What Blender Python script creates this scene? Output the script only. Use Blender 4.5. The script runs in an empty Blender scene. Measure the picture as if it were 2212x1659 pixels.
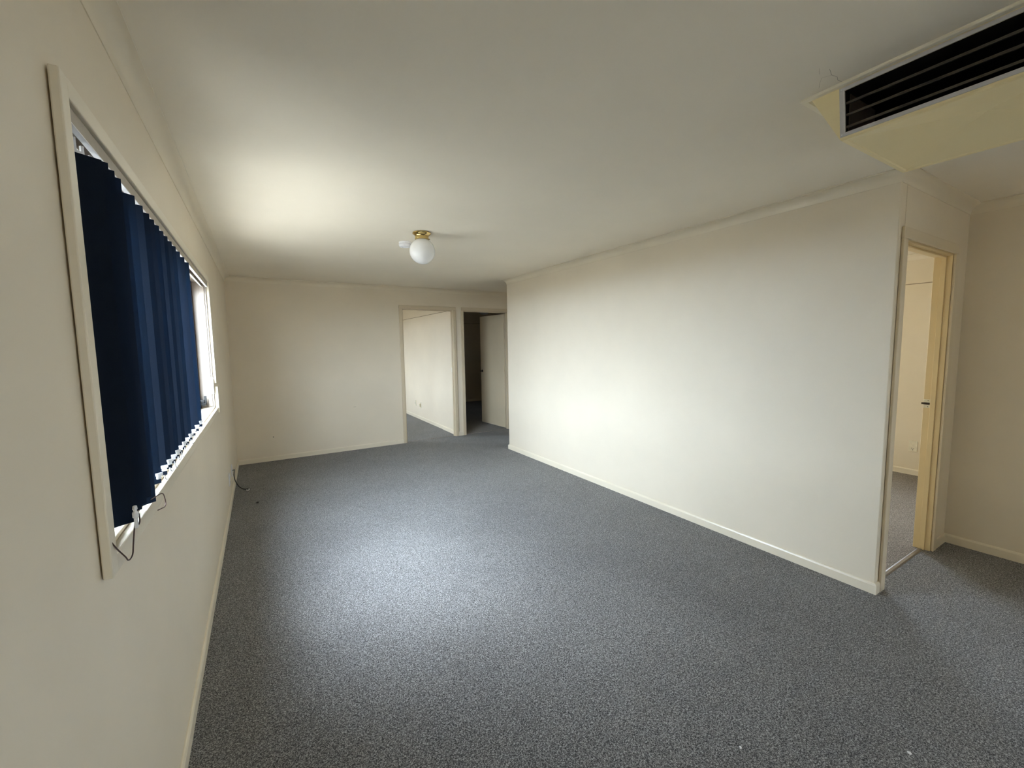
import bpy, bmesh, math, random
from mathutils import Vector, Matrix
random.seed(7)
SC = bpy.context.scene
COL = SC.collection

# ------------------------------------------------------------------ camera
F_PX, W_PX = 907.13, 2212.0
yaw, pitch, roll = math.radians(30.9234), math.radians(-5.2707), math.radians(-0.8803)
fw = Vector((math.sin(yaw)*math.cos(pitch), math.cos(yaw)*math.cos(pitch), math.sin(pitch)))
rt = Vector((math.cos(yaw), -math.sin(yaw), 0.0))
up = rt.cross(fw)
rt2 = math.cos(roll)*rt + math.sin(roll)*up
up2 = -math.sin(roll)*rt + math.cos(roll)*up
cd = bpy.data.cameras.new('camera')
cam = bpy.data.objects.new('camera', cd)
COL.objects.link(cam)
cd.sensor_fit = 'HORIZONTAL'
cd.sensor_width = 36.0
cd.lens = 36.0*F_PX/W_PX
cd.clip_start = 0.02
m = Matrix((rt2, up2, -fw)).transposed().to_4x4()
m.translation = Vector((0.3206, 0.0, 1.4936))
cam.matrix_world = m
SC.camera = cam

# ------------------------------------------------------------------ world, sun, exposure
SC.view_settings.view_transform = 'Standard'
SC.view_settings.look = 'None'
SC.view_settings.gamma = 1.0
SC.view_settings.use_curve_mapping = False
SC.view_settings.exposure = 1.62
SC.cycles.max_bounces = 14
SC.cycles.diffuse_bounces = 8
SC.cycles.transparent_max_bounces = 16
SC.cycles.caustics_reflective = False
SC.cycles.caustics_refractive = False
SC.cycles.sample_clamp_indirect = 8.0

world = bpy.data.worlds.new('overcast_sky')
SC.world = world
world.use_nodes = True
wn = world.node_tree.nodes
bg = wn['Background']
bg.inputs['Color'].default_value = (0.72, 0.855, 1.0, 1)
# overcast sky, a little brighter towards the zenith
wl_ = world.node_tree.links
tc = wn.new('ShaderNodeTexCoord')
sx = wn.new('ShaderNodeSeparateXYZ')
wl_.new(tc.outputs['Generated'], sx.inputs['Vector'])
mr = wn.new('ShaderNodeMapRange')
mr.inputs['From Min'].default_value = 0.0
mr.inputs['From Max'].default_value = 1.0
mr.inputs['To Min'].default_value = 14.5
mr.inputs['To Max'].default_value = 17.0
wl_.new(sx.outputs['Z'], mr.inputs['Value'])
wl_.new(mr.outputs['Result'], bg.inputs['Strength'])

sd = bpy.data.lights.new('hazy_sun', 'SUN')
sd.energy = 5.0
sd.angle = math.radians(34)
sd.color = (0.80, 0.90, 1.0)
sun = bpy.data.objects.new('hazy_sun', sd)
COL.objects.link(sun)
sdir = Vector((0.75, -0.72, -1.05)).normalized()
sun.rotation_euler = sdir.to_track_quat('-Z', 'Y').to_euler()
sun.location = (-6, 6, 8)


def portal(name, loc, direction, w, h):
    ld = bpy.data.lights.new(name, 'AREA')
    ld.shape = 'RECTANGLE'
    ld.size, ld.size_y = w, h
    ld.cycles.is_portal = True
    o = bpy.data.objects.new(name, ld)
    COL.objects.link(o)
    o.location = loc
    o.rotation_euler = Vector(direction).to_track_quat('-Z', 'Y').to_euler()


# ------------------------------------------------------------------ dimensions
H = 2.4
YF = 6.3946           # far wall face
XP = 3.3474           # partition face
YN = 0.930            # near end of the partition, face of the return wall
YC = 5.157            # far end of the partition
XR = 4.584            # right wall face
YB = -3.8             # wall behind the camera
XH = 5.3              # hall end
WT = 0.09             # stud wall thickness
XL3 = XP+WT           # bedroom 3
XR3 = 6.43
R1X = 3.10            # bedroom 1 right wall face
Y1 = 9.8
Y2 = 10.25
X2 = 6.4

# ------------------------------------------------------------------ materials


def new_mat(name):
    mt = bpy.data.materials.new(name)
    mt.use_nodes = True
    nt = mt.node_tree
    return mt, nt, nt.nodes['Principled BSDF']


def ramp(nt, stops):
    r = nt.nodes.new('ShaderNodeValToRGB')
    els = r.color_ramp.elements
    els[0].position, els[0].color = stops[0][0], (*stops[0][1], 1)
    els[1].position, els[1].color = stops[-1][0], (*stops[-1][1], 1)
    for p, c in stops[1:-1]:
        e = els.new(p)
        e.color = (*c, 1)
    return r


def noise(nt, scale, detail=3, rough=0.5, co=None):
    n = nt.nodes.new('ShaderNodeTexNoise')
    n.inputs['Scale'].default_value = scale
    n.inputs['Detail'].default_value = detail
    n.inputs['Roughness'].default_value = rough
    if co is not None:
        nt.links.new(co, n.inputs['Vector'])
    return n


def coords(nt):
    return nt.nodes.new('ShaderNodeTexCoord').outputs['Object']


def paint(name, col, rough=0.5, var=0.04, bump=0.05, scale=140.0, spec=0.35):
    mt, nt, b = new_mat(name)
    co = coords(nt)
    n1 = noise(nt, 1.3, 4, 0.6, co)
    lo = tuple(max(0, c*(1-var)) for c in col)
    hi = tuple(min(1, c*(1+var*0.6)) for c in col)
    r = ramp(nt, [(0.3, lo), (0.7, hi)])
    nt.links.new(n1.outputs['Fac'], r.inputs['Fac'])
    nt.links.new(r.outputs['Color'], b.inputs['Base Color'])
    b.inputs['Roughness'].default_value = rough
    b.inputs['Specular IOR Level'].default_value = spec
    n2 = noise(nt, scale, 2, 0.5, co)
    bp = nt.nodes.new('ShaderNodeBump')
    bp.inputs['Strength'].default_value = bump
    bp.inputs['Distance'].default_value = 0.004
    nt.links.new(n2.outputs['Fac'], bp.inputs['Height'])
    nt.links.new(bp.outputs['Normal'], b.inputs['Normal'])
    return mt


def simple(name, col, rough=0.4, metal=0.0, spec=0.5, var=0.06, scale=30.0):
    mt, nt, b = new_mat(name)
    n1 = noise(nt, scale, 3, 0.5, coords(nt))
    r = ramp(nt, [(0.3, tuple(c*(1-var) for c in col)), (0.7, tuple(min(1, c*(1+var)) for c in col))])
    nt.links.new(n1.outputs['Fac'], r.inputs['Fac'])
    nt.links.new(r.outputs['Color'], b.inputs['Base Color'])
    b.inputs['Roughness'].default_value = rough
    b.inputs['Metallic'].default_value = metal
    b.inputs['Specular IOR Level'].default_value = spec
    return mt


def carpet(name, dark, mid, light):
    mt, nt, b = new_mat(name)
    co = coords(nt)
    n1 = noise(nt, 205.0, 2, 0.6, co)
    n1.inputs['Distortion'].default_value = 1.2
    r = ramp(nt, [(0.40, dark), (0.51, mid), (0.62, light)])
    nt.links.new(n1.outputs['Fac'], r.inputs['Fac'])
    n3 = noise(nt, 1.1, 3, 0.6, co)               # wear, slightly flattened pile
    rw = ramp(nt, [(0.30, (0.84, 0.84, 0.85)), (0.70, (1.08, 1.08, 1.08))])
    nt.links.new(n3.outputs['Fac'], rw.inputs['Fac'])
    mx = nt.nodes.new('ShaderNodeMix')
    mx.data_type = 'RGBA'
    mx.blend_type = 'MULTIPLY'
    mx.inputs['Factor'].default_value = 1.0
    nt.links.new(r.outputs['Color'], mx.inputs['A'])
    nt.links.new(rw.outputs['Color'], mx.inputs['B'])
    nt.links.new(mx.outputs['Result'], b.inputs['Base Color'])
    b.inputs['Roughness'].default_value = 0.95
    b.inputs['Specular IOR Level'].default_value = 0.15
    b.inputs['Sheen Weight'].default_value = 0.15
    b.inputs['Sheen Roughness'].default_value = 0.5
    bp = nt.nodes.new('ShaderNodeBump')
    bp.inputs['Strength'].default_value = 0.8
    bp.inputs['Distance'].default_value = 0.004
    nt.links.new(n1.outputs['Fac'], bp.inputs['Height'])
    nt.links.new(bp.outputs['Normal'], b.inputs['Normal'])
    return mt


M = {}
M['wall'] = paint('cream_wall_paint', (0.81, 0.725, 0.585), 0.5)
M['wall3'] = paint('warm_cream_wall_paint', (0.80, 0.71, 0.555), 0.5)
M['ceiling'] = paint('ceiling_paint', (0.89, 0.825, 0.70), 0.75, 0.03, 0.03, 90, 0.2)
M['trim'] = paint('cream_gloss_trim', (0.83, 0.75, 0.60), 0.32, 0.05, 0.02, 60, 0.5)
M['arch3'] = paint('cream_gloss_architrave', (0.78, 0.675, 0.51), 0.34, 0.06, 0.02, 60, 0.5)
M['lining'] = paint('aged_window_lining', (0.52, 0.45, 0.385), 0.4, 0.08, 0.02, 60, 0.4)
M['joint'] = simple('brown_joint_line', (0.34, 0.27, 0.18), 0.8)
M['arch'] = paint('beige_gloss_architrave', (0.68, 0.575, 0.415), 0.34, 0.06, 0.02, 60, 0.5)
M['jamb3'] = paint('yellowed_gloss_jamb', (0.80, 0.635, 0.36), 0.34, 0.06, 0.02, 60, 0.5)
M['door'] = paint('beige_door_paint', (0.78, 0.665, 0.475), 0.4, 0.06, 0.02, 60, 0.4)
M['carpet'] = carpet('grey_loop_carpet', (0.036, 0.0358, 0.0365), (0.150, 0.1475, 0.148), (0.47, 0.465, 0.46))
M['carpet3'] = carpet('brown_grey_loop_carpet', (0.085, 0.074, 0.068), (0.21, 0.187, 0.172), (0.52, 0.47, 0.43))
M['brown_alu'] = simple('brown_aluminium', (0.05, 0.028, 0.022), 0.35, 0.3)
M['alu'] = simple('grey_aluminium', (0.58, 0.57, 0.58), 0.45, 0.3)
M['edge'] = simple('whitened_aluminium_edge', (0.88, 0.88, 0.88), 0.25, 0.15)  # whitish base colour stands in for the metal's bright reflection
M['white_plastic'] = simple('white_plastic', (0.86, 0.86, 0.88), 0.3)
M['cream_plastic'] = simple('cream_plastic', (0.80, 0.74, 0.58), 0.35)
M['vent_cream'] = paint('yellowed_vent_plastic', (0.95, 0.82, 0.50), 0.4, 0.06, 0.02, 60, 0.4)
M['vent_flange'] = paint('vent_flange_plastic', (0.90, 0.84, 0.68), 0.4, 0.05, 0.02, 60, 0.4)
M['vent_dark'] = simple('black_duct_void', (0.006, 0.0055, 0.005), 0.6)  # near-black colour stands for the unlit depth of the duct
M['vent_brown'] = simple('brown_vent_sheet', (0.20, 0.165, 0.14), 0.3)
M['blade'] = simple('dark_bronze_blade', (0.062, 0.053, 0.040), 0.38, 0.2)
M['brass'] = simple('polished_brass', (0.60, 0.45, 0.19), 0.10, 1.0, 0.5, 0.03)
M['opal'] = simple('opal_glass', (0.88, 0.88, 0.88), 0.03, 0.0, 0.6, 0.01)
M['opal'].node_tree.nodes['Principled BSDF'].inputs['Subsurface Weight'].default_value = 0.35
M['opal'].node_tree.nodes['Principled BSDF'].inputs['Subsurface Radius'].default_value = (0.05, 0.05, 0.05)
M['black'] = simple('black_rubber', (0.012, 0.011, 0.010), 0.5)
M['dark_metal'] = simple('dark_bronze_metal', (0.045, 0.034, 0.026), 0.3, 0.8)
M['cord'] = simple('brown_cord', (0.075, 0.04, 0.03), 0.7)
M['steel'] = simple('polished_steel_strip', (0.36, 0.36, 0.38), 0.30, 0.9)
M['screw'] = simple('dark_screw', (0.03, 0.02, 0.015), 0.5)
M['crack'] = simple('crack_brown', (0.30, 0.25, 0.19), 0.9)  # plain brown for the paint crack and the scuff mark
M['rail'] = simple('shaded_beige_rail', (0.42, 0.37, 0.30), 0.5)  # shade on the white rail put into a beige-grey colour
M['concrete'] = simple('pale_concrete', (0.25, 0.225, 0.195), 0.9, 0, 0.2, 0.15, 3)
M['fence'] = simple('added_fence_grey', (0.25, 0.24, 0.22), 0.9, 0, 0.2, 0.2, 5)  # for the added fences that cut off low sky
M['eave'] = simple('added_eave', (0.6, 0.58, 0.52), 0.8)  # for the added overhang above the left window

mt, nt, b = new_mat('navy_vane_fabric')
tr = nt.nodes.new('ShaderNodeBsdfTranslucent')
tr.inputs['Color'].default_value = (0.095, 0.150, 0.225, 1)
mixs = nt.nodes.new('ShaderNodeMixShader')
mixs.inputs['Fac'].default_value = 0.30
wv = noise(nt, 420, 2, 0.5, coords(nt))
rv = ramp(nt, [(0.3, (0.0035, 0.007, 0.016)), (0.7, (0.007, 0.014, 0.028))])
nt.links.new(wv.outputs['Fac'], rv.inputs['Fac'])
nt.links.new(rv.outputs['Color'], b.inputs['Base Color'])
b.inputs['Roughness'].default_value = 0.8
b.inputs['Specular IOR Level'].default_value = 0.2
nt.links.new(b.outputs['BSDF'], mixs.inputs[1])
nt.links.new(tr.outputs['BSDF'], mixs.inputs[2])
nt.links.new(mixs.outputs['Shader'], nt.nodes['Material Output'].inputs['Surface'])
M['vane'] = mt

mt, nt, b = new_mat('window_glass')
tp = nt.nodes.new('ShaderNodeBsdfTransparent')
gl = nt.nodes.new('ShaderNodeBsdfGlossy')
gl.inputs['Roughness'].default_value = 0.02
lw = nt.nodes.new('ShaderNodeLayerWeight')
pw = nt.nodes.new('ShaderNodeMath')
pw.operation = 'POWER'
pw.inputs[1].default_value = 5.0
nt.links.new(lw.outputs['Facing'], pw.inputs[0])
ma = nt.nodes.new('ShaderNodeMath')
ma.operation = 'MULTIPLY_ADD'
ma.inputs[1].default_value = 0.90
ma.inputs[2].default_value = 0.045
nt.links.new(pw.outputs['Value'], ma.inputs[0])
mg = nt.nodes.new('ShaderNodeMixShader')
nt.links.new(ma.outputs['Value'], mg.inputs['Fac'])
nt.links.new(tp.outputs['BSDF'], mg.inputs[1])
nt.links.new(gl.outputs['BSDF'], mg.inputs[2])
nt.links.new(mg.outputs['Shader'], nt.nodes['Material Output'].inputs['Surface'])
M['glass'] = mt

# ------------------------------------------------------------------ mesh helpers


class MB:
    def __init__(s):
        s.bm = bmesh.new()

    def box(s, x0, x1, y0, y1, z0, z1):
        v = [s.bm.verts.new(p) for p in ((x0, y0, z0), (x1, y0, z0), (x1, y1, z0), (x0, y1, z0),
                                         (x0, y0, z1), (x1, y0, z1), (x1, y1, z1), (x0, y1, z1))]
        for f in ((3, 2, 1, 0), (4, 5, 6, 7), (0, 1, 5, 4), (1, 2, 6, 5), (2, 3, 7, 6), (3, 0, 4, 7)):
            s.bm.faces.new([v[i] for i in f])
        return s

    def poly(s, pts, faces):
        v = [s.bm.verts.new(p) for p in pts]
        for f in faces:
            s.bm.faces.new([v[i] for i in f])
        return s

    def loft(s, loops, close=True, cap=True):
        rings = [[s.bm.verts.new(p) for p in lp] for lp in loops]
        n = len(rings[0])
        for a, c in zip(rings[:-1], rings[1:]):
            for i in range(n if close else n-1):
                j = (i+1) % n
                s.bm.faces.new((a[i], a[j], c[j], c[i]))
        if cap:
            s.bm.faces.new(list(reversed(rings[0])))
            s.bm.faces.new(rings[-1])
        return s

    def lathe(s, prof, n=32, c=(0, 0, 0), axis='z'):
        loops = []
        for r, h in prof:
            lp = []
            for i in range(n):
                a = 2*math.pi*i/n
                if axis == 'z':
                    lp.append((c[0]+r*math.cos(a), c[1]+r*math.sin(a), c[2]+h))
                elif axis == 'x':
                    lp.append((c[0]+h, c[1]+r*math.cos(a), c[2]+r*math.sin(a)))
                else:
                    lp.append((c[0]+r*math.sin(a), c[1]+h, c[2]+r*math.cos(a)))
            loops.append(lp)
        return s.loft(loops)

    def tube(s, pts, r, n=8):
        pts = [Vector(p) for p in pts]
        loops = []
        for i, p in enumerate(pts):
            t = (pts[min(i+1, len(pts)-1)]-pts[max(i-1, 0)]).normalized()
            u = t.orthogonal().normalized() if i == 0 else (u-t*u.dot(t)).normalized()
            w = t.cross(u)
            loops.append([p+r*(math.cos(2*math.pi*k/n)*u+math.sin(2*math.pi*k/n)*w) for k in range(n)])
        return s.loft(loops)

    def build(s, name, mat, parent=None, bevel=0.0, seg=2, smooth=False, kind=None):
        bmesh.ops.recalc_face_normals(s.bm, faces=s.bm.faces)
        me = bpy.data.meshes.new(name)
        s.bm.to_mesh(me)
        s.bm.free()
        me.materials.append(M[mat])
        if smooth:
            me.shade_smooth()
        o = bpy.data.objects.new(name, me)
        COL.objects.link(o)
        if parent is not None:
            o.parent = parent
        if bevel:
            bv = o.modifiers.new('bevel', 'BEVEL')
            bv.width = bevel
            bv.segments = seg
            bv.limit_method = 'ANGLE'
            bv.angle_limit = math.radians(40)
        if smooth:
            bpy.context.view_layer.update()
        if kind:
            o['kind'] = kind
        return o


def smooth_curve(pts, k=6):
    P = [Vector(p) for p in pts]
    P = [2*P[0]-P[1]]+P+[2*P[-1]-P[-2]]
    out = []
    for i in range(1, len(P)-2):
        for j in range(k):
            t = j/k
            a, b_, c, d = P[i-1], P[i], P[i+1], P[i+2]
            out.append(0.5*((2*b_)+(c-a)*t+(2*a-5*b_+4*c-d)*t*t+(3*b_-a-3*c+d)*t**3))
    out.append(P[-2])
    return out


def empty(name, loc=(0, 0, 0)):
    o = bpy.data.objects.new(name, None)
    o.empty_display_size = 0.1
    COL.objects.link(o)
    o.location = loc
    return o


def tag(o, label, cat, group=None):
    o['label'] = label
    o['category'] = cat
    if group:
        o['group'] = group
    return o


def struct(o, label=None, cat=None):
    o['kind'] = 'structure'
    if label:
        o['label'] = label
    if cat:
        o['category'] = cat
    return o


def auto_smooth(o, ang=35):
    o.data.shade_smooth()
    o.data.set_sharp_from_angle(angle=math.radians(ang))


# ------------------------------------------------------------------ room shell
fl = MB().box(-0.12, XR+0.12, YB-0.1, YN+0.045, -0.06, 0).box(-0.12, XP+0.045, YN+0.045, YC+0.045, -0.06, 0) \
    .box(-0.12, X2+0.1, YC+0.045, Y2+0.1, -0.06, 0).build('floor', 'carpet')
struct(fl, 'charcoal grey flecked loop carpet covering the living room floor', 'floor')
fl3 = MB().box(XP+0.045, XR3+0.1, YN+0.045, YC+0.045, -0.06, 0).build('floor', 'carpet3')
struct(fl3, 'brownish grey carpet beyond the right-hand doorway', 'floor')
cl = MB().box(-0.12, XR3+0.12, YB-0.1, Y2+0.1, H, H+0.1).build('ceiling', 'ceiling')
struct(cl, 'plain cream painted ceiling over the whole room', 'ceiling')

# left wall with window 1 opening and the window opening of the bedroom behind
WY0, WY1, WZ0, WZ1 = 1.235, 4.005, 1.042, 2.010
B1Y0, B1Y1, B1Z0, B1Z1 = 7.9, 8.95, 1.0, 1.95
x0, x1 = -0.12, 0.0
wl = MB().box(x0, x1, YB-0.1, WY0, 0, H).box(x0, x1, WY0, WY1, 0, WZ0).box(x0, x1, WY0, WY1, WZ1, H) \
    .box(x0, x1, WY1, B1Y0, 0, H).box(x0, x1, B1Y0, B1Y1, 0, B1Z0).box(x0, x1, B1Y0, B1Y1, B1Z1, H) \
    .box(x0, x1, B1Y1, Y2+0.1, 0, H).build('wall_left', 'wall')
struct(wl, 'cream left wall with the long window', 'wall')

# far wall with two door openings
D1 = (2.226, 3.043, 2.068)
D2 = (3.243, 4.062, 2.066)
J = 0.02
ya, yb = YF, YF+WT
wf = MB().box(0, D1[0]-J, ya, yb, 0, H).box(D1[0]-J, D1[1]+J, ya, yb, D1[2]+J, H) \
    .box(D1[1]+J, D2[0]-J, ya, yb, 0, H).box(D2[0]-J, D2[1]+J, ya, yb, D2[2]+J, H) \
    .box(D2[1]+J, XH+0.1, ya, yb, 0, H).build('wall_far', 'wall')
struct(wf, 'cream far wall with two bedroom doorways', 'wall')
MB().lathe([(0.0005, -0.004), (0.005, -0.003), (0.006, 0.0)], 10, (0.417, YF, 0.32), 'y').build('nail', 'screw', wf)
MB().box(1.452, 1.484, YF-0.0012, YF, 0.632, 0.6345).build('scuff_mark', 'crack', wf)

wp = MB().box(XP, XP+WT, YN, YC, 0, H).build('wall_right', 'wall', bevel=0.004)
struct(wp, 'long cream partition wall lit by the window opposite', 'wall')
D3 = (3.463, 4.290, 2.040)
wr = MB().box(XP+WT, D3[0]-J+0.0, YN, YN+WT, 0, H) if XP+WT < D3[0]-J else MB()
wr.box(D3[0]-J, D3[1]+J, YN, YN+WT, D3[2]+J, H).box(D3[1]+J, XR, YN, YN+WT, 0, H)
wr = wr.build('wall_return', 'wall')
struct(wr, 'short cream return wall holding the right-hand doorway', 'wall')
# right wall 
SY0, SY1, SZ1 = -3.3, -2.2, 2.0
wrt = MB().box(XR, XR+0.1, SY1, YN+WT, 0, H).box(XR, XR+0.1, SY0, SY1, SZ1, H).box(XR, XR+0.1, YB-0.1, SY0, 0, H).build('wall_side', 'wall')
struct(wrt, 'shaded cream wall at the right edge', 'wall')
struct(MB().box(0, XR, YB-0.1, YB, 0, H).build('wall_back', 'wall'))
# hall and bedrooms
struct(MB().box(XP+WT, XR3+0.1, YC-WT, YC, 0, H).build('wall_hall', 'wall'))
struct(MB().box(XH, XH+0.1, YC, YF, 0, H).build('wall_hall_end', 'wall'))
struct(MB().box(R1X, D2[0]-0.06, YF+WT, Y2, 0, H).build('wall_between_bedrooms', 'wall'))
struct(MB().box(0, R1X, Y1, Y1+0.1, 0, H).build('wall_bedroom_back', 'wall'))
struct(MB().box(D2[0]-0.06, X2, Y2, Y2+0.1, 0, H).build('wall_dark_bedroom_back', 'wall'))
B2Y0, B2Y1, B2Z0, B2Z1 = 8.5, 8.74, 1.55, 1.9  # slit opening added to let some light into this room
struct(MB().box(X2, X2+0.1, YF+WT, B2Y0, 0, H).box(X2, X2+0.1, B2Y0, B2Y1, 0, B2Z0).box(X2, X2+0.1, B2Y0, B2Y1, B2Z1, H)
       .box(X2, X2+0.1, B2Y1, Y2+0.1, 0, H).build('wall_dark_bedroom_side', 'wall'))
struct(MB().box(XH+0.1, X2+0.1, YF, YF+WT, 0, H).build('wall_dark_bedroom_front', 'wall'))
B3Y0, B3Y1, B3Z0, B3Z1 = 2.9, 4.4, 1.0, 2.0
struct(MB().box(XR3, XR3+0.1, YN, B3Y0, 0, H).box(XR3, XR3+0.1, B3Y0, B3Y1, 0, B3Z0).box(XR3, XR3+0.1, B3Y0, B3Y1, B3Z1, H)
       .box(XR3, XR3+0.1, B3Y1, YC, 0, H).build('wall_warm_bedroom', 'wall3'),
       'warm cream wall seen through the right-hand doorway', 'wall')
struct(MB().box(XR+0.1, XR3, YN, YN+WT, 0, H).build('wall_warm_bedroom_front', 'wall3'))
struct(MB().box(XP+WT, XP+WT+0.004, YN+WT+0.02, YC-WT, 0.0, H).build('wall_warm_bedroom_lining', 'wall3'))

# ------------------------------------------------------------------ cornices and baseboards (mitred runs)


def run(points, closed, prof, mat, names, smooth=False, labels=None):
    P = [Vector((p[0], p[1])) for p in points]
    n = len(P)
    segs = n if closed else n-1
    nor = []
    for i in range(segs):
        d = (P[(i+1) % n]-P[i]).normalized()
        nor.append(Vector((d.y, -d.x)))          # interior on the right of the path

    def off(i, seg):
        if closed:
            a, c = nor[(i-1) % segs], nor[i % segs]
        else:
            a = nor[max(i-1, 0)]
            c = nor[min(i, segs-1)]
        return a if abs(a.dot(c)) > 0.9 else a+c
    for i in range(segs):
        oA, oB = off(i, i), off(i+1, i)
        A, B_ = P[i], P[(i+1) % n]
        la = [(A.x+oA.x*d, A.y+oA.y*d, z) for d, z in prof]
        lb = [(B_.x+oB.x*d, B_.y+oB.y*d, z) for d, z in prof]
        o = MB().loft([la, lb]).build(names[i], mat)
        if smooth:
            auto_smooth(o, 30)
        struct(o)
        if labels and labels[i]:
            o['label'] = labels[i]


C = 0.060
cove = [(0, H-C), (0.003, H-C), (0.004, H-C+0.004)]
for k in range(1, 8):
    a = math.pi/2*k/8
    cove.append((0.004+(C-0.010)*(1-math.cos(a)), H-C+0.004+(C-0.010)*math.sin(a)))
cove += [(C-0.005, H-0.0055), (C, H-0.005), (C, H-0.0005), (0, H-0.0005)]
run([(0, YB), (0, YF), (XH, YF), (XH, YC), (XP, YC), (XP, YN), (XR, YN), (XR, YB)], True, cove, 'trim',
    ['trim_%d' % i for i in range(1, 9)], True,
    ['plaster cornice along the left wall', 'plaster cornice along the far wall', None, None,
     'plaster cornice along the partition wall', 'plaster cornice over the right-hand doorway', 'plaster cornice at the right edge', None])
BH, BT = 0.064, 0.012
skirt = [(0, 0.0), (BT, 0.0), (BT, BH-0.012), (BT-0.004, BH-0.003), (0.004, BH), (0, BH)]
run([(0, YB), (0, YF), (D1[0]-0.057, YF)], False, skirt, 'trim', ['baseboard_left', 'baseboard_far'])
run([(D1[1]+0.057, YF), (D2[0]-0.057, YF)], False, skirt, 'trim', ['baseboard_pier'])
run([(D2[1]+0.057, YF), (XH, YF), (XH, YC), (XP, YC), (XP, YN), (D3[0]-0.070, YN)], False, skirt, 'trim',
    ['baseboard_hall_far', 'baseboard_hall_end', 'baseboard_hall', 'baseboard_right', 'baseboard_corner'])
run([(D3[1]+0.087, YN), (XR, YN), (XR, SY1)], False, skirt, 'trim', ['baseboard_return', 'baseboard_side'])
run([(0.0, Y1), (R1X, Y1), (R1X, 7.05)], False, skirt, 'trim', ['baseboard_bedroom_back', 'baseboard_bedroom_right'])
skirt2 = [(d*1.7, z) for d, z in skirt]
run([(R1X, 7.05), (R1X, YF+WT)], False, skirt2, 'trim', ['baseboard_bedroom_near'])
run([(D2[0]-0.06, Y2), (X2, Y2)], False, skirt, 'trim', ['baseboard_dark_bedroom'])
run([(XR3, YC-WT), (XR3, YN+WT)], False, skirt, 'trim', ['baseboard_warm_bedroom'])
# cover strips at door-head height in the bedrooms
strip = [(0, 2.083), (0.004, 2.083), (0.004, 2.090), (0, 2.090)]
run([(0.0, Y1), (R1X, Y1), (R1X, YF+WT)], False, strip, 'joint', ['trim_9', 'trim_10'])
run([(D2[0]-0.06, Y2), (X2, Y2)], False, strip, 'joint', ['trim_11'])
run([(XR3, YC-WT), (XR3, YN+WT)], False, strip, 'joint', ['trim_12'])
cv2 = [(d, z) for d, z in cove]
run([(XR3, YC-WT), (XR3, YN+WT)], False, cv2, 'trim', ['trim_13'], True)
run([(0.0, Y1), (R1X, Y1), (R1X, YF+WT)], False, cv2, 'trim', ['trim_14', 'trim_15'], True)

# ------------------------------------------------------------------ door frames


def door_frame(name, d, y, matA, matJ, aw, rv, label):
    xa, xb, zh = d
    root = empty(name, ((xa+xb)/2, y, 0))
    struct(root, label, 'door')
    cx = (xa+xb)/2

    def part(nm, mb, mat, bev=0.003):
        o = mb.build(nm, mat, root, bevel=bev)
        o.matrix_parent_inverse = Matrix.Translation((-cx, -y, 0))
        return o
    part('jamb', MB().box(xa-J, xa, y-0.001, y+WT, 0, zh+J), matJ, 0.002)
    part('jamb', MB().box(xb, xb+J, y-0.001, y+WT, 0, zh+J), matJ, 0.002)
    part('head_jamb', MB().box(xa, xb, y-0.001, y+WT, zh, zh+J), matJ, 0.002)
    part('door_stop', MB().box(xa, xa+0.011, y+0.027, y+0.054, 0, zh), matJ, 0.002)
    part('door_stop', MB().box(xb-0.011, xb, y+0.027, y+0.054, 0, zh), matJ, 0.002)
    part('head_stop', MB().box(xa+0.011, xb-0.011, y+0.027, y+0.054, zh-0.011, zh), matJ, 0.002)
    part('architrave', MB().box(xa-rv-aw, xa-rv, y-0.016, y-0.0012, 0, zh+rv), matA, 0.004)
    part('architrave', MB().box(xb+rv, xb+rv+aw, y-0.016, y-0.0012, 0, zh+rv), matA, 0.004)
    part('head_architrave', MB().box(xa-rv-aw, xb+rv+aw, y-0.016, y-0.0012, zh+rv, zh+rv+aw), matA, 0.004)
    return root, part


d1, p1 = door_frame('door_1', D1, YF, 'arch', 'arch', 0.051, 0.006, 'left doorway in the far wall, open onto a bright bedroom')
d2, p2 = door_frame('door_2', D2, YF, 'arch', 'arch', 0.051, 0.006, 'right doorway in the far wall, its door ajar into darkness')
d3, p3 = door_frame('door_3', D3, YN, 'arch3', 'jamb3', 0.062, 0.010, 'right-hand doorway beside the partition end')
p1('strike_plate', MB().box(D1[1]-0.0015, D1[1]+0.001, YF+0.056, YF+0.088, 1.065, 1.14), 'white_plastic', 0)
sp = p3('strike_plate', MB().box(D3[1]-0.002, D3[1]+0.001, YN+0.052, YN+0.0895, 1.014, 1.074), 'cream_plastic', 0.0006)
for z in (1.0235, 1.0655):
    MB().lathe([(0.0025, 0.0), (0.0022, -0.0012), (0.0005, -0.0016)], 10, (D3[1]-0.002, YN+0.066, z), 'x').build('screw_hole', 'screw', sp)
MB().box(D3[1]-0.0032, D3[1]-0.0018, YN+0.056, YN+0.0895, 1.037, 1.052).box(D3[1]-0.0045, D3[1]-0.0018, YN+0.084, YN+0.100, 1.0385, 1.051) \
    .build('latch_keeper', 'dark_metal', sp, bevel=0.0006)

# door leaf of door 2
leaf = empty('door_leaf', (4.058, YF+WT+0.004, 0))
ang = math.radians(94.5)       # from closed (towards -x) swung into the room
leaf.parent = d2
leaf.matrix_parent_inverse = Matrix.Translation((-(D2[0]+D2[1])/2, -YF, 0))
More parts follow.
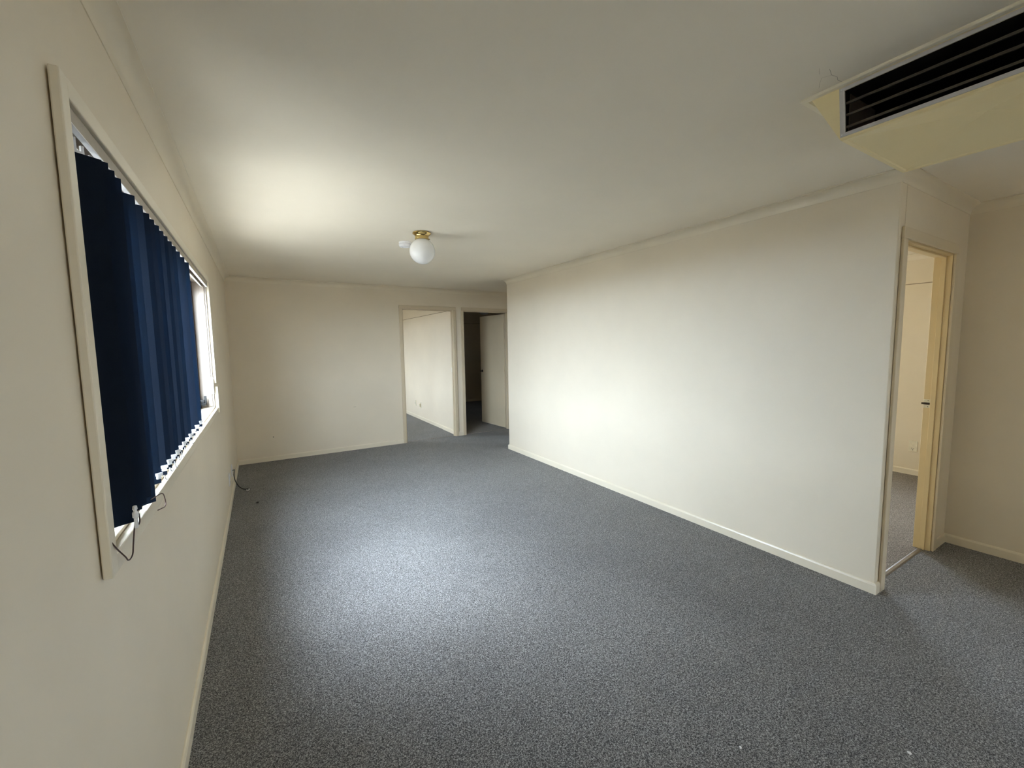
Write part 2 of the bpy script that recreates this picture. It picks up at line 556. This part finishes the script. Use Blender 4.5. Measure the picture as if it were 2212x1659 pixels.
# local frame: x runs from the hinge along the leaf, y is towards the +x side
leaf.rotation_euler = (0, 0, math.radians(94.5))
MB().box(0.006, 0.812, -0.035, 0.0, 0.012, 2.045).build('leaf_panel', 'door', leaf, bevel=0.0015)
for z in (0.315, 1.07, 1.825):
    hb = MB().lathe([(0.007, -0.05), (0.007, 0.05)], 10, (0.0, 0.008, z))
    hb.box(0.0, 0.03, 0.0, 0.002, z-0.05, z+0.05)
    hb.build('hinge', 'door', leaf)
hn = MB().lathe([(0.024, 0.0), (0.024, 0.005), (0.010, 0.008), (0.009, 0.045), (0.011, 0.05)], 16, (0.752, 0.0, 1.01), 'y')
hn.box(0.665, 0.762, 0.040, 0.052, 1.001, 1.019)
hn.build('door_handle', 'dark_metal', leaf, bevel=0.002)

# metal carpet strip in the right-hand doorway
st = MB().loft([[(x, YN+0.048-0.016, 0.0005), (x, YN+0.048-0.008, 0.004), (x, YN+0.048+0.008, 0.004), (x, YN+0.048+0.016, 0.0005)]
                for x in (D3[0]+0.001, D3[1]-0.0115)]).build('trim_16', 'steel')
struct(st, 'metal carpet joining strip across the right-hand doorway')
for d, nm in ((D1, 'trim_17'), (D2, 'trim_18')):
    o = MB().loft([[(x, YF+0.03, 0.0005), (x, YF+0.036, 0.004), (x, YF+0.05, 0.004), (x, YF+0.056, 0.0005)]
                   for x in (d[0]+0.0115, d[1]-0.0115)]).build(nm, 'carpet3')
    struct(o, 'dull carpet joining strip in a far doorway')

# ------------------------------------------------------------------ window 1
w1 = empty('window_1', (0, (WY0+WY1)/2, WZ0))
struct(w1, 'long window in the left wall with beige architraves and a brown metal frame', 'window')
W1I = Matrix.Translation((0, -(WY0+WY1)/2, -WZ0))


def wpart(nm, mb, mat, bev=0.0, parent=None):
    o = mb.build(nm, mat, parent or w1, bevel=bev)
    if parent is None:
        o.matrix_parent_inverse = W1I
    return o


AW = 0.042
# architraves stand slightly off the wall at the near side (the dark crack in the photo)
wpart('architrave', MB().box(0.0035, 0.021, WY0-AW, WY0, WZ0-AW+0.002, WZ1+AW-0.004), 'trim', 0.003)
wpart('architrave', MB().box(0.0005, 0.020, WY1, WY1+AW, WZ0+0.19, WZ1), 'trim', 0.003)
wpart('architrave', MB().box(0.0005, 0.026, WY1+0.001, WY1+AW+0.003, WZ0-AW, WZ0+0.165), 'trim', 0.003)
wpart('head_architrave', MB().box(0.0005, 0.020, WY0, WY1+AW, WZ1, WZ1+AW), 'trim', 0.003)
wpart('sill_architrave', MB().box(0.0005, 0.020, WY0, WY1+AW, WZ0-AW, WZ0), 'trim', 0.003)
# timber lining
LT = 0.012
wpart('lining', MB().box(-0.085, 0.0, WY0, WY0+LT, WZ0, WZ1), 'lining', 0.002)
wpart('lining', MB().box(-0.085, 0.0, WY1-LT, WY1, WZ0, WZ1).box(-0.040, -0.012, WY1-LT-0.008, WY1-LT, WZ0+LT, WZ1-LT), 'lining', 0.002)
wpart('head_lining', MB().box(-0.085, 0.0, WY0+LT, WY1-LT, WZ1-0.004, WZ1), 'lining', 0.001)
wpart('sill', MB().box(-0.085, 0.0, WY0+LT, WY1-LT, WZ0, WZ0+0.010), 'trim', 0.002)
# metal frame
fr_ = 0.034
fx0, fx1 = -0.118, -0.086
ymid = (WY0+WY1)/2
f = MB().box(fx0, fx1, WY0, WY1, WZ0, WZ0+fr_).box(fx0, fx1, WY0, WY1, WZ1-fr_, WZ1) \
    .box(fx0, fx1, WY0, WY0+fr_, WZ0+fr_, WZ1-fr_).box(fx0, fx1, WY1-fr_, WY1, WZ0+fr_, WZ1-fr_)
wframe = wpart('window_frame', f, 'brown_alu', 0.002)
for ya_, yb_, xo in ((WY0+fr_, ymid+0.02, -0.108), (ymid-0.02, WY1-fr_, -0.100)):
    z0_, z1_ = WZ0+fr_, WZ1-fr_
    s_ = 0.030
    q = MB().box(xo-0.010, xo+0.013, ya_, yb_, z0_, z0_+s_).box(xo-0.010, xo+0.013, ya_, yb_, z1_-s_, z1_) \
        .box(xo-0.010, xo+0.013, ya_, ya_+s_, z0_+s_, z1_-s_).box(xo-0.010, xo+0.013, yb_-s_, yb_, z0_+s_, z1_-s_)
    sash = wpart('sash', q, 'brown_alu', 0.001)
    MB().box(xo-0.002, xo+0.002, ya_+s_-0.004, yb_-s_+0.004, z0_+s_-0.004, z1_-s_+0.004).build('pane', 'glass', sash)
wpart('window_latch', MB().box(-0.086, -0.060, WY1-0.058, WY1-0.030, WZ0+0.042, WZ0+0.072)
      .box(-0.062, -0.046, WY1-0.052, WY1-0.040, WZ0+0.030, WZ0+0.100).box(-0.086, -0.05, WY1-0.10, WY1-0.052, WZ0+0.028, WZ0+0.046), 'black', 0.002)
wpart('sensor_tag', MB().box(-0.024, 0.004, WY1-LT-0.022, WY1-LT, WZ0+0.110, WZ0+0.235), 'white_plastic', 0.003)

# ------------------------------------------------------------------ vertical blind
bl = empty('vertical_blind', (-0.01, 1.25, 1.99))
tag(bl, 'navy blue vertical blind drawn to the near end of the left window', 'blind')
BI = Matrix.Translation((0.01, -1.25, -1.99))
hr = MB().box(-0.032, 0.012, WY0+LT, WY1-LT, 1.998, 2.005).box(-0.032, -0.029, WY0+LT, WY1-LT, 1.974, 1.998) \
    .box(0.009, 0.012, WY0+LT, WY1-LT, 1.974, 1.998).box(-0.029, -0.020, WY0+LT, WY1-LT, 1.974, 1.977).box(0.0, 0.009, WY0+LT, WY1-LT, 1.974, 1.977) \
    .build('headrail', 'rail', bl)
hr.matrix_parent_inverse = BI
for lx0, lx1 in ((-0.030, -0.020), (0.0, 0.0125)):
    o = MB().box(lx0, lx1, WY0+LT, WY1-LT, 1.9715, 1.9742).build('track_lip', 'white_plastic', bl)
    o.matrix_parent_inverse = BI

VW, VZ0, VZ1 = 0.127, 1.085, 1.945


def vane_mesh():
    bmv = MB()
    n = 8
    rows = []
    for side, t in ((1, 0.0005), (-1, -0.0005)):
        rows.append([])
        for i in range(n+1):
            u = -VW/2+VW*i/n
            y = 0.004*(1-(2*u/VW)**2)+t
            rows[-1].append((u, y))
    prof = rows[0]+rows[1][::-1]
    bmv.loft([[(u, y, VZ0) for u, y in prof], [(u, y, (VZ0+VZ1)/2) for u, y in prof], [(u, y, VZ1) for u, y in prof]])
    return bmv


def clip_mesh():
    return MB().box(0.048, 0.0655, -0.007, 0.007, VZ0+0.024, VZ0+0.033).box(0.050, 0.062, -0.005, 0.005, VZ0+0.014, VZ0+0.025)


def hanger_mesh():
    return MB().box(-0.012, 0.012, -0.003, 0.003, VZ1-0.014, VZ1+0.004).box(-0.003, 0.003, -0.003, 0.003, VZ1+0.004, VZ1+0.032)


# inner-edge positions along the window, drop below the normal level, angle from the wall
VANES = [(1.350, 0.012, 50, 0), (1.402, 0.0, 46, 0), (1.455, 0.0, 46, 0), (1.512, 0.0, 45, 0), (1.562, 0.030, 38, 0),
         (1.655, 0, 40, 1), (1.755, 0, 58, 1), (1.845, 0, 45, 1), (1.922, 0, 52, 1), (2.005, 0, 34, 1), (2.088, 0, 56, 1),
         (2.172, 0, 42, 1), (2.265, 0, 54, 1), (2.365, 0, 40, 1), (2.480, 0, 62, 1), (2.615, 0, 66, 1), (2.765, 0, 46, 1)]
XI = 0.036
protoV = protoC = protoH = None
clips = []
for i, (yi, drop, a, clip) in enumerate(VANES):
    a = math.radians(a)
    c = Vector((XI-VW/2*math.sin(a), yi-VW/2*math.cos(a), 0))
    rz = math.pi/2-a
    if protoV is None:
        o = vane_mesh().build('vane', 'vane', bl)
        auto_smooth(o, 30)
        protoV = o
        hg = protoH = hanger_mesh().build('vane_hanger', 'white_plastic', o)
    else:
        o = protoV.copy()
        COL.objects.link(o)
        o.parent = bl
        hg = protoH.copy()
        COL.objects.link(hg)
        hg.parent = o
        hg.location.z = drop
    o.matrix_parent_inverse = BI
    o.location = (c.x, c.y, -drop)
    o.rotation_euler = (0, 0, rz)
    if clip:
        if protoC is None:
            k = protoC = clip_mesh().build('chain_clip', 'white_plastic', o, bevel=0.001)
        else:
            k = protoC.copy()
            COL.objects.link(k)
            k.parent = o
        clips.append(Vector((XI+0.002, yi, VZ0+0.022)))
ch = MB()
for a_, b_ in zip(clips[:-1], clips[1:]):
    sag = 0.020+random.random()*0.016
    pts = [a_.lerp(b_, t)-Vector((-0.006, 0, sag*4*t*(1-t))) for t in (0, 0.17, 0.33, 0.5, 0.67, 0.83, 1)]
    ch.tube(pts, 0.0016, 5)
o = ch.build('bottom_chain', 'white_plastic', bl, smooth=True)
o.matrix_parent_inverse = BI
o = MB().lathe([(0.003, 0.0), (0.006, 0.004), (0.006, 0.014), (0.003, 0.019), (0.005, 0.023), (0.004, 0.030), (0.002, 0.031)], 12, (0.052, 1.262, 1.106)) \
    .box(0.049, 0.055, 1.257, 1.267, 1.084, 1.107).build('cord_weight', 'white_plastic', bl, bevel=0.001)
o.matrix_parent_inverse = BI
for cpts in ([(0.018, 1.205, 1.085), (0.026, 1.216, 1.058), (0.034, 1.233, 1.031), (0.034, 1.251, 1.015), (0.034, 1.273, 1.010), (0.034, 1.292, 1.014), (0.034, 1.303, 1.032), (0.036, 1.312, 1.061), (0.050, 1.268, 1.108)],
             [(0.052, 1.262, 1.112), (0.050, 1.264, 1.091), (0.050, 1.287, 1.082), (0.050, 1.302, 1.086), (0.050, 1.302, 1.100), (0.052, 1.280, 1.118)],
             [(0.046, 1.455, 1.092), (0.050, 1.490, 1.089), (0.050, 1.525, 1.083), (0.050, 1.568, 1.074), (0.050, 1.591, 1.061), (0.050, 1.607, 1.034), (0.050, 1.589, 1.027), (0.050, 1.550, 1.035), (0.046, 1.520, 1.040)]):
    o = MB().tube(smooth_curve(cpts), 0.0015, 6).build('control_cord', 'cord', bl, smooth=True)
    o.matrix_parent_inverse = BI

# ------------------------------------------------------------------ ceiling light
LX, LY, LZ = 1.490, 3.318, 2.254
lt = empty('ceiling_light', (LX, LY, H))
tag(lt, 'white opal globe ceiling light on a brass base in the middle of the ceiling', 'lamp')
o = MB().lathe([(0.060, 0.0), (0.072, -0.003), (0.073, -0.010), (0.068, -0.016), (0.060, -0.021), (0.054, -0.030), (0.053, -0.040), (0.055, -0.047),
                (0.055, -0.056), (0.050, -0.060)], 40, (0, 0, 0)).build('light_base', 'brass', lt)
auto_smooth(o, 40)
R = 0.101
prof = [(0.045, LZ-H+math.sqrt(R*R-0.045**2)+0.012)]
for k in range(0, 25):
    a = math.radians(63-k*(63+89.5)/24)
    prof.append((R*math.cos(a), LZ-H+R*math.sin(a)))
o = MB().lathe(prof, 48).build('globe_shade', 'opal', lt)
auto_smooth(o, 50)
for k in range(3):
    a = math.radians(100+120*k)
    MB().lathe([(0.0035, 0), (0.0035, 0.007), (0.001, 0.008)], 8, (0.055, 0, -0.0505), 'x').build('thumb_screw', 'brass', lt).rotation_euler = (0, 0, a)

# ------------------------------------------------------------------ smoke detector
sm = empty('smoke_detector', (1.470, 3.685, H))
tag(sm, 'round white smoke detector on the ceiling behind the globe light', 'detector')
o = MB().lathe([(0.056, -0.0005), (0.057, -0.010), (0.055, -0.014)], 36).build('detector_base', 'white_plastic', sm)
auto_smooth(o, 30)
o = MB().lathe([(0.050, -0.014), (0.051, -0.018), (0.057, -0.020), (0.057, -0.030), (0.050, -0.040), (0.030, -0.044), (0.0285, -0.041), (0.0005, -0.041)], 36) \
    .build('detector_cover', 'white_plastic', sm)
auto_smooth(o, 30)

# ------------------------------------------------------------------ evaporative cooler outlet
vc = empty('ceiling_vent', (2.485, 0.452, H))
tag(vc, 'yellowed cream square ceiling cooler outlet with dark louvres', 'vent')
VI = Matrix.Translation((-2.485, -0.452, -H))


def vpart(nm, mb, mat, bev=0.0, parent=None):
    o = mb.build(nm, mat, parent or vc, bevel=bev)
    if parent is None:
        o.matrix_parent_inverse = VI
    return o


FX0, FX1, FY0, FY1 = 2.137, 2.833, 0.028, 0.876
TX0, TX1, TY0, TY1 = 2.160, 2.812, 0.061, 0.843
BX0, BX1, BY0, BY1 = 2.188, 2.782, 0.147, 0.757
ZT, ZB = 2.390, 2.222
# flange: a hollow rectangular rim with a rounded edge
fl_ = MB()
loops = []
for (dx, z) in ((0, H-0.0005), (0, H-0.007), (0.003, H-0.010), (0.020, H-0.010), (0.026, H-0.006), (0.030, H-0.0005)):
    loops.append([(FX0+dx, FY0+dx, z), (FX1-dx, FY0+dx, z), (FX1-dx, FY1-dx, z), (FX0+dx, FY1-dx, z)])
fl_.loft(loops, True, False)
vpart('flange', fl_, 'vent_flange', 0.001)

# body sides: the face towards the window has the louvre opening


def side_pt(u, v):
    """point on the -x face: u along y 0..1 (near to far), v 0 top .. 1 bottom"""
    x = TX0+(BX0-TX0)*v
    ylo = TY0+(BY0-TY0)*v
    yhi = TY1+(BY1-TY1)*v
    return (x, ylo+(yhi-ylo)*u, ZT+(ZB-ZT)*v)


def face_at(y, z):
    v = (z-ZT)/(ZB-ZT)
    return (TX0+(BX0-TX0)*v, y, z)


gz0, gz1, gy0, gy1 = 2.240, 2.376, 0.165, 0.742          # clear opening
o_ = [face_at(gy0, gz1), face_at(gy1, gz1), face_at(gy1, gz0), face_at(gy0, gz0)]
c_ = [side_pt(0, 0), side_pt(1, 0), side_pt(1, 1), side_pt(0, 1)]
bd = MB()
pts = c_+o_+[(TX1, TY1, ZT), (BX1, BY1, ZB), (TX1, TY0, ZT), (BX1, BY0, ZB)] + [(TX0-0.004, TY0-0.004, H-0.006), (TX0-0.004, TY1+0.004, H-0.006), (TX1+0.004, TY1+0.004, H-0.006), (TX1+0.004, TY0-0.004, H-0.006)]
bd.poly(pts, [(0, 1, 5, 4), (1, 2, 6, 5), (2, 3, 7, 6), (3, 0, 4, 7), (1, 8, 9, 2), (8, 10, 11, 9), (10, 0, 3, 11),
              (12, 13, 1, 0), (13, 14, 8, 1), (14, 15, 10, 8), (15, 12, 0, 10)])
vpart('outlet_body', bd, 'vent_cream')
# underside: rounded lip and shallow folded faces rising to a peak
L = 0.016
a = (BX0+L, BY1-L, ZB-0.004)
b2 = (BX1-L, BY1-L, ZB-0.004)
c2 = (BX1-L, BY0+L, ZB-0.004)
d_ = (BX0+L, BY0+L, ZB-0.004)
un = MB()
outer = [(BX0, BY1, ZB), (BX1, BY1, ZB), (BX1, BY0, ZB), (BX0, BY0, ZB)]
l2 = [(BX0+0.004, BY1-0.004, ZB-0.005), (BX1-0.004, BY1-0.004, ZB-0.005), (BX1-0.004, BY0+0.004, ZB-0.005), (BX0+0.004, BY0+0.004, ZB-0.005)]
l3 = [a, b2, c2, d_]
l4 = [(BX0+L+0.004, BY1-L-0.004, ZB), (BX1-L-0.004, BY1-L-0.004, ZB), (BX1-L-0.004, BY0+L+0.004, ZB), (BX0+L+0.004, BY0+L+0.004, ZB)]
qp = (2.508, 0.453, 2.270)
rp = (2.303, 0.424, 2.241)
un.poly(outer+l2+l3+l4+[qp, rp],
        [(i, (i+1) % 4, 4+(i+1) % 4, 4+i) for i in range(4)]+[(4+i, 4+(i+1) % 4, 8+(i+1) % 4, 8+i) for i in range(4)] +
        [(8+i, 8+(i+1) % 4, 12+(i+1) % 4, 12+i) for i in range(4)] +
        [(12, 13, 16), (13, 14, 16), (14, 15, 16), (12, 16, 17), (17, 16, 15), (12, 17, 15)])
vpart('underside_panel', un, 'vent_cream')
# near-black box puts the shade of a deep duct into its colour
vpart('duct_void', MB().poly([(2.64, gy0-0.012, ZB+0.088), (2.64, gy1+0.004, ZB+0.088), (2.64, gy1+0.004, H-0.012), (2.64, gy0-0.012, H-0.012),
                                (2.1935, gy0-0.012, ZB+0.016), (2.1935, gy1+0.004, ZB+0.016), (2.170, gy1+0.004, H-0.018), (2.170, gy0-0.012, H-0.018)],
                               [(0, 1, 2, 3), (0, 4, 5, 1), (1, 5, 6, 2), (2, 6, 7, 3), (3, 7, 4, 0)]), 'vent_dark')
vpart('end_sheet', MB().box(2.205, 2.42, gy1-0.0035, gy1-0.002, ZB+0.020, H-0.022), 'vent_brown')
# louvre frame following the sloping face
fw_ = 0.0135


def fbar(y0, y1, z0, z1):
    k = -0.004
    A_ = [face_at(y0, z0), face_at(y1, z0), face_at(y1, z1), face_at(y0, z1)]
    fr0 = [(p[0]-0.0003, p[1], p[2]) for p in A_]
    fr1 = [(p[0]+k, p[1], p[2]) for p in A_]
    return fr0, fr1


gf = MB()
for args in ((gy0-fw_, gy1+fw_, gz1, gz1+fw_*0.9), (gy0-fw_, gy1+fw_, gz0-fw_*0.9, gz0), (gy1, gy1+fw_, gz0, gz1), (gy0-fw_, gy0, gz0, gz1)):
    gf.loft(fbar(*args))
gfo = vpart('louvre_frame', gf, 'alu', 0.0008)
e0, e1 = face_at(gy1-0.0022, gz1), face_at(gy1-0.0022, gz0)
ed = MB().loft([[(p[0]-0.0048, p[1], p[2]), (p[0]+0.003, p[1], p[2]), (p[0]+0.003, p[1]+0.0022, p[2]), (p[0]-0.0048, p[1]+0.0022, p[2])] for p in (e0, e1)])
vpart('frame_edge', ed, 'edge')
for z in (gz1+0.006, gz0-0.006):
    for y in (gy1+0.0065, gy0-0.0065):
        p = face_at(y, z)
        MB().lathe([(0.0030, 0.0), (0.0026, -0.0016), (0.0008, -0.0024)], 10, (p[0]-0.0038, p[1], p[2]), 'x').build('rivet', 'edge', vc).matrix_parent_inverse = VI
for fz in (0.27, 0.55, 0.84):
    z = gz1-(gz1-gz0)*fz
    x = face_at(0, z)[0]+0.002
    prof = [(x, z-0.008), (x+0.003, z-0.0085), (x+0.034, z+0.004), (x+0.033, z+0.0065), (x+0.004, z+0.0015), (x, z)]
    vpart('louvre_blade', MB().loft([[(px, y, pz) for px, pz in prof] for y in (gy0, gy1-0.004)]), 'blade')

# ceiling paint crack next to the outlet
ck = MB()
for pts, r in (([(2.020, 0.730, H), (2.062, 0.741, H), (2.090, 0.736, H), (2.116, 0.744, H), (2.136, 0.740, H)], 0.0005),
               ([(2.062, 0.741, H), (2.050, 0.765, H), (2.075, 0.782, H), (2.110, 0.800, H)], 0.0003),
               ([(1.985, 0.745, H), (2.000, 0.752, H), (2.022, 0.760, H)], 0.0003)):
    ck.tube(pts, r, 5)
ck.build('paint_crack', 'crack', cl)

# ------------------------------------------------------------------ sockets, cable and litter


def outlet(name, loc, rz, label, group, kind, mat='white_plastic'):
    t = empty(name, loc)
    t.rotation_euler = (0, 0, rz)           # local +x points off the wall
    tag(t, label, 'socket', group)
    MB().box(0.0002, 0.009, -0.036, 0.036, -0.058, 0.058).build('face_plate', mat, t, bevel=0.002)
    if kind == 'power':
        MB().box(0.009, 0.014, -0.008, 0.008, 0.012, 0.034).build('rocker_switch', mat, t, bevel=0.001)
        MB().box(0.0088, 0.0094, -0.010, -0.006, -0.03, -0.018).box(0.0088, 0.0094, 0.006, 0.010, -0.03, -0.018) \
            .box(0.0088, 0.0094, -0.002, 0.002, -0.045, -0.034).build('pin_slots', 'screw', t)
    elif kind == 'aerial':
        MB().lathe([(0.006, 0.009), (0.006, 0.018), (0.0045, 0.0185)], 12, (0, 0, 0), 'x').build('aerial_jack', 'steel', t)
    else:
        MB().box(0.009, 0.030, -0.022, 0.022, -0.028, 0.026).build('plug_cover', 'cream_plastic', t, bevel=0.003)
    return t


outlet('wall_outlet', (0.0, 5.165, 0.243), 0, 'white wall plate low on the left wall, farther one, with the black cable', 'sockets low on the left wall', 'aerial')
outlet('wall_outlet', (0.0, 4.765, 0.254), 0, 'white power socket low on the left wall, nearer one', 'sockets low on the left wall', 'power')
outlet('wall_outlet', (R1X, 8.62, 0.310), math.pi, 'white wall plate in the bright bedroom, the farther of two', 'sockets in the bright bedroom', 'aerial', 'cream_plastic')
outlet('wall_outlet', (R1X, 8.30, 0.300), math.pi, 'socket with a boxy cover in the bright bedroom, the nearer of two', 'sockets in the bright bedroom', 'cover', 'cream_plastic')
outlet('wall_outlet', (XR3, 1.625, 0.32), math.pi, 'socket on the warm cream wall beyond the right-hand doorway', None, 'power', 'cream_plastic')

cab = empty('cable', (0.02, 5.165, 0.243))
tag(cab, 'short black cable hanging from the left wall plate to the carpet', 'cable')
o = MB().tube(smooth_curve([(0.016, 5.165, 0.243), (0.030, 5.10, 0.262), (0.030, 5.02, 0.255), (0.030, 4.985, 0.225), (0.036, 5.03, 0.160), (0.062, 5.10, 0.075), (0.100, 5.18, 0.020), (0.135, 5.215, 0.009)], 8),
              0.0042, 8).build('cable_sheath', 'black', cab, smooth=True)
o.matrix_parent_inverse = Matrix.Translation((-0.02, -5.165, -0.243))
rg = MB()
N, NR = 20, 6
rings = []
for i in range(N):
    a = 2*math.pi*i/N
    ctr = Vector((0.130+0.013*math.cos(a), 5.190+0.030*math.sin(a), 0.006))
    rad = Vector((math.cos(a), math.sin(a), 0))
    rings.append([ctr+0.0035*(math.cos(2*math.pi*k/NR)*rad+Vector((0, 0, math.sin(2*math.pi*k/NR)))) for k in range(NR)])
rings.append(rings[0])
o = rg.loft(rings, True, False).build('cable_connector_ring', 'white_plastic', cab, smooth=True)
o.matrix_parent_inverse = Matrix.Translation((-0.02, -5.165, -0.243))


def scrap(name, loc, pts, h, mat, label, cat):
    o = MB().loft([[(x, y, 0.0005) for x, y in pts], [(x*0.8, y*0.8, h) for x, y in pts]]).build(name, mat)
    o.location = loc
    tag(o, label, cat)


scrap('paper_scrap', (1.757, 0.796, 0), [(-0.006, -0.003), (0.002, -0.006), (0.007, 0.002), (0.001, 0.006)], 0.003, 'white_plastic',
      'tiny white paper scrap on the carpet, bottom centre-right', 'litter')
scrap('paper_scrap', (2.252, 0.463, 0), [(-0.006, -0.004), (0.003, -0.007), (0.009, 0.000), (0.002, 0.008), (-0.004, 0.004)], 0.003, 'white_plastic',
      'tiny white paper scrap on the carpet, nearest the bottom right', 'litter')
scrap('lint_speck', (0.218, 4.705, 0), [(-0.012, -0.014), (0.010, -0.022), (0.014, 0.012), (-0.004, 0.022)], 0.007, 'black',
      'dark lint speck on the carpet near the left baseboard', 'litter')

# bowl light in the dark bedroom
bw = empty('ceiling_light', (5.14, 9.34, H))
tag(bw, 'white bowl ceiling light glimpsed above the ajar door in the dark bedroom', 'lamp')
o = MB().lathe([(0.150, -0.001), (0.155, -0.02), (0.150, -0.03)], 32).build('light_base', 'white_plastic', bw)
o = MB().lathe([(0.150, -0.03), (0.145, -0.06), (0.125, -0.10), (0.085, -0.135), (0.04, -0.150), (0.001, -0.152)], 32).build('bowl_shade', 'opal', bw)
auto_smooth(o, 50)

# ------------------------------------------------------------------ other openings (daylight), exterior


def plain_window(name, axis_x, y0, y1, z0, z1, label):
    root = empty(name, (axis_x, (y0+y1)/2, z0))
    struct(root, label, 'window')
    I = Matrix.Translation((-axis_x, -(y0+y1)/2, -z0))
    t = 0.045
    q = MB().box(axis_x-0.02, axis_x+0.02, y0, y1, z0, z0+t).box(axis_x-0.02, axis_x+0.02, y0, y1, z1-t, z1) \
        .box(axis_x-0.02, axis_x+0.02, y0, y0+t, z0+t, z1-t).box(axis_x-0.02, axis_x+0.02, y1-t, y1, z0+t, z1-t) \
        .box(axis_x-0.018, axis_x+0.018, (y0+y1)/2-0.02, (y0+y1)/2+0.02, z0+t, z1-t)
    q.build('window_frame', 'brown_alu', root).matrix_parent_inverse = I
    for a_, b_ in ((y0+t, (y0+y1)/2-0.02), ((y0+y1)/2+0.02, y1-t)):
        MB().box(axis_x-0.003, axis_x+0.003, a_-0.003, b_+0.003, z0+t-0.003, z1-t+0.003).build('pane', 'glass', root).matrix_parent_inverse = I
    return root


plain_window('window_2', -0.08, B1Y0, B1Y1, B1Z0, B1Z1, 'window of the bright bedroom')
plain_window('window_3', XR3+0.06, B3Y0, B3Y1, B3Z0, B3Z1, 'window of the warm bedroom')
plain_window('window_4', XR+0.06, SY0, SY1, 0.0, SZ1, 'glazed side door behind the camera')
plain_window('window_added', X2+0.06, B2Y0, B2Y1, B2Z0, B2Z1, 'added narrow window letting light into the dark bedroom')  # invented opening, brightens the bowl shade and the room around it
portal('portal_dark_bedroom', (X2+0.14, (B2Y0+B2Y1)/2, (B2Z0+B2Z1)/2), (-1, 0, 0), B2Y1-B2Y0, B2Z1-B2Z0)
portal('portal_window', (-0.16, ymid, (WZ0+WZ1)/2), (1, 0, 0), WY1-WY0, WZ1-WZ0)
portal('portal_bedroom', (-0.16, (B1Y0+B1Y1)/2, (B1Z0+B1Z1)/2), (1, 0, 0), B1Y1-B1Y0, B1Z1-B1Z0)
portal('portal_warm_bedroom', (XR3+0.14, (B3Y0+B3Y1)/2, (B3Z0+B3Z1)/2), (-1, 0, 0), B3Y1-B3Y0, B3Z1-B3Z0)
portal('portal_side_door', (XR+0.14, (SY0+SY1)/2, SZ1/2), (-1, 0, 0), SY1-SY0, SZ1)

struct(MB().box(-30, 36, -30, 40, -0.45, -0.25).build('ground', 'concrete'), 'pale concrete ground outside', 'ground')
struct(MB().box(-3.6, -3.55, YB-6, Y2+8, -0.25, 1.45).build('wall_added_fence_left', 'fence'), 'added unseen fence cutting off low sky outside the left wall', 'fence')  # unseen, added so the upper walls get less low sky
struct(MB().box(XR+3.0, XR+3.05, YB-6, 0.9, -0.25, 1.45).build('wall_added_fence_side', 'fence'), 'added unseen fence cutting off low sky beyond the side door', 'fence')  # unseen, added to block the horizon from the side door
struct(MB().box(-0.22, -0.12, YB-0.5, Y2+0.5, H-0.03, H+0.08).build('trim_19', 'eave'), 'added unseen eave outside the left wall, kept narrow for steep light')  # unseen overhang added, its depth sets how much steep sun enters
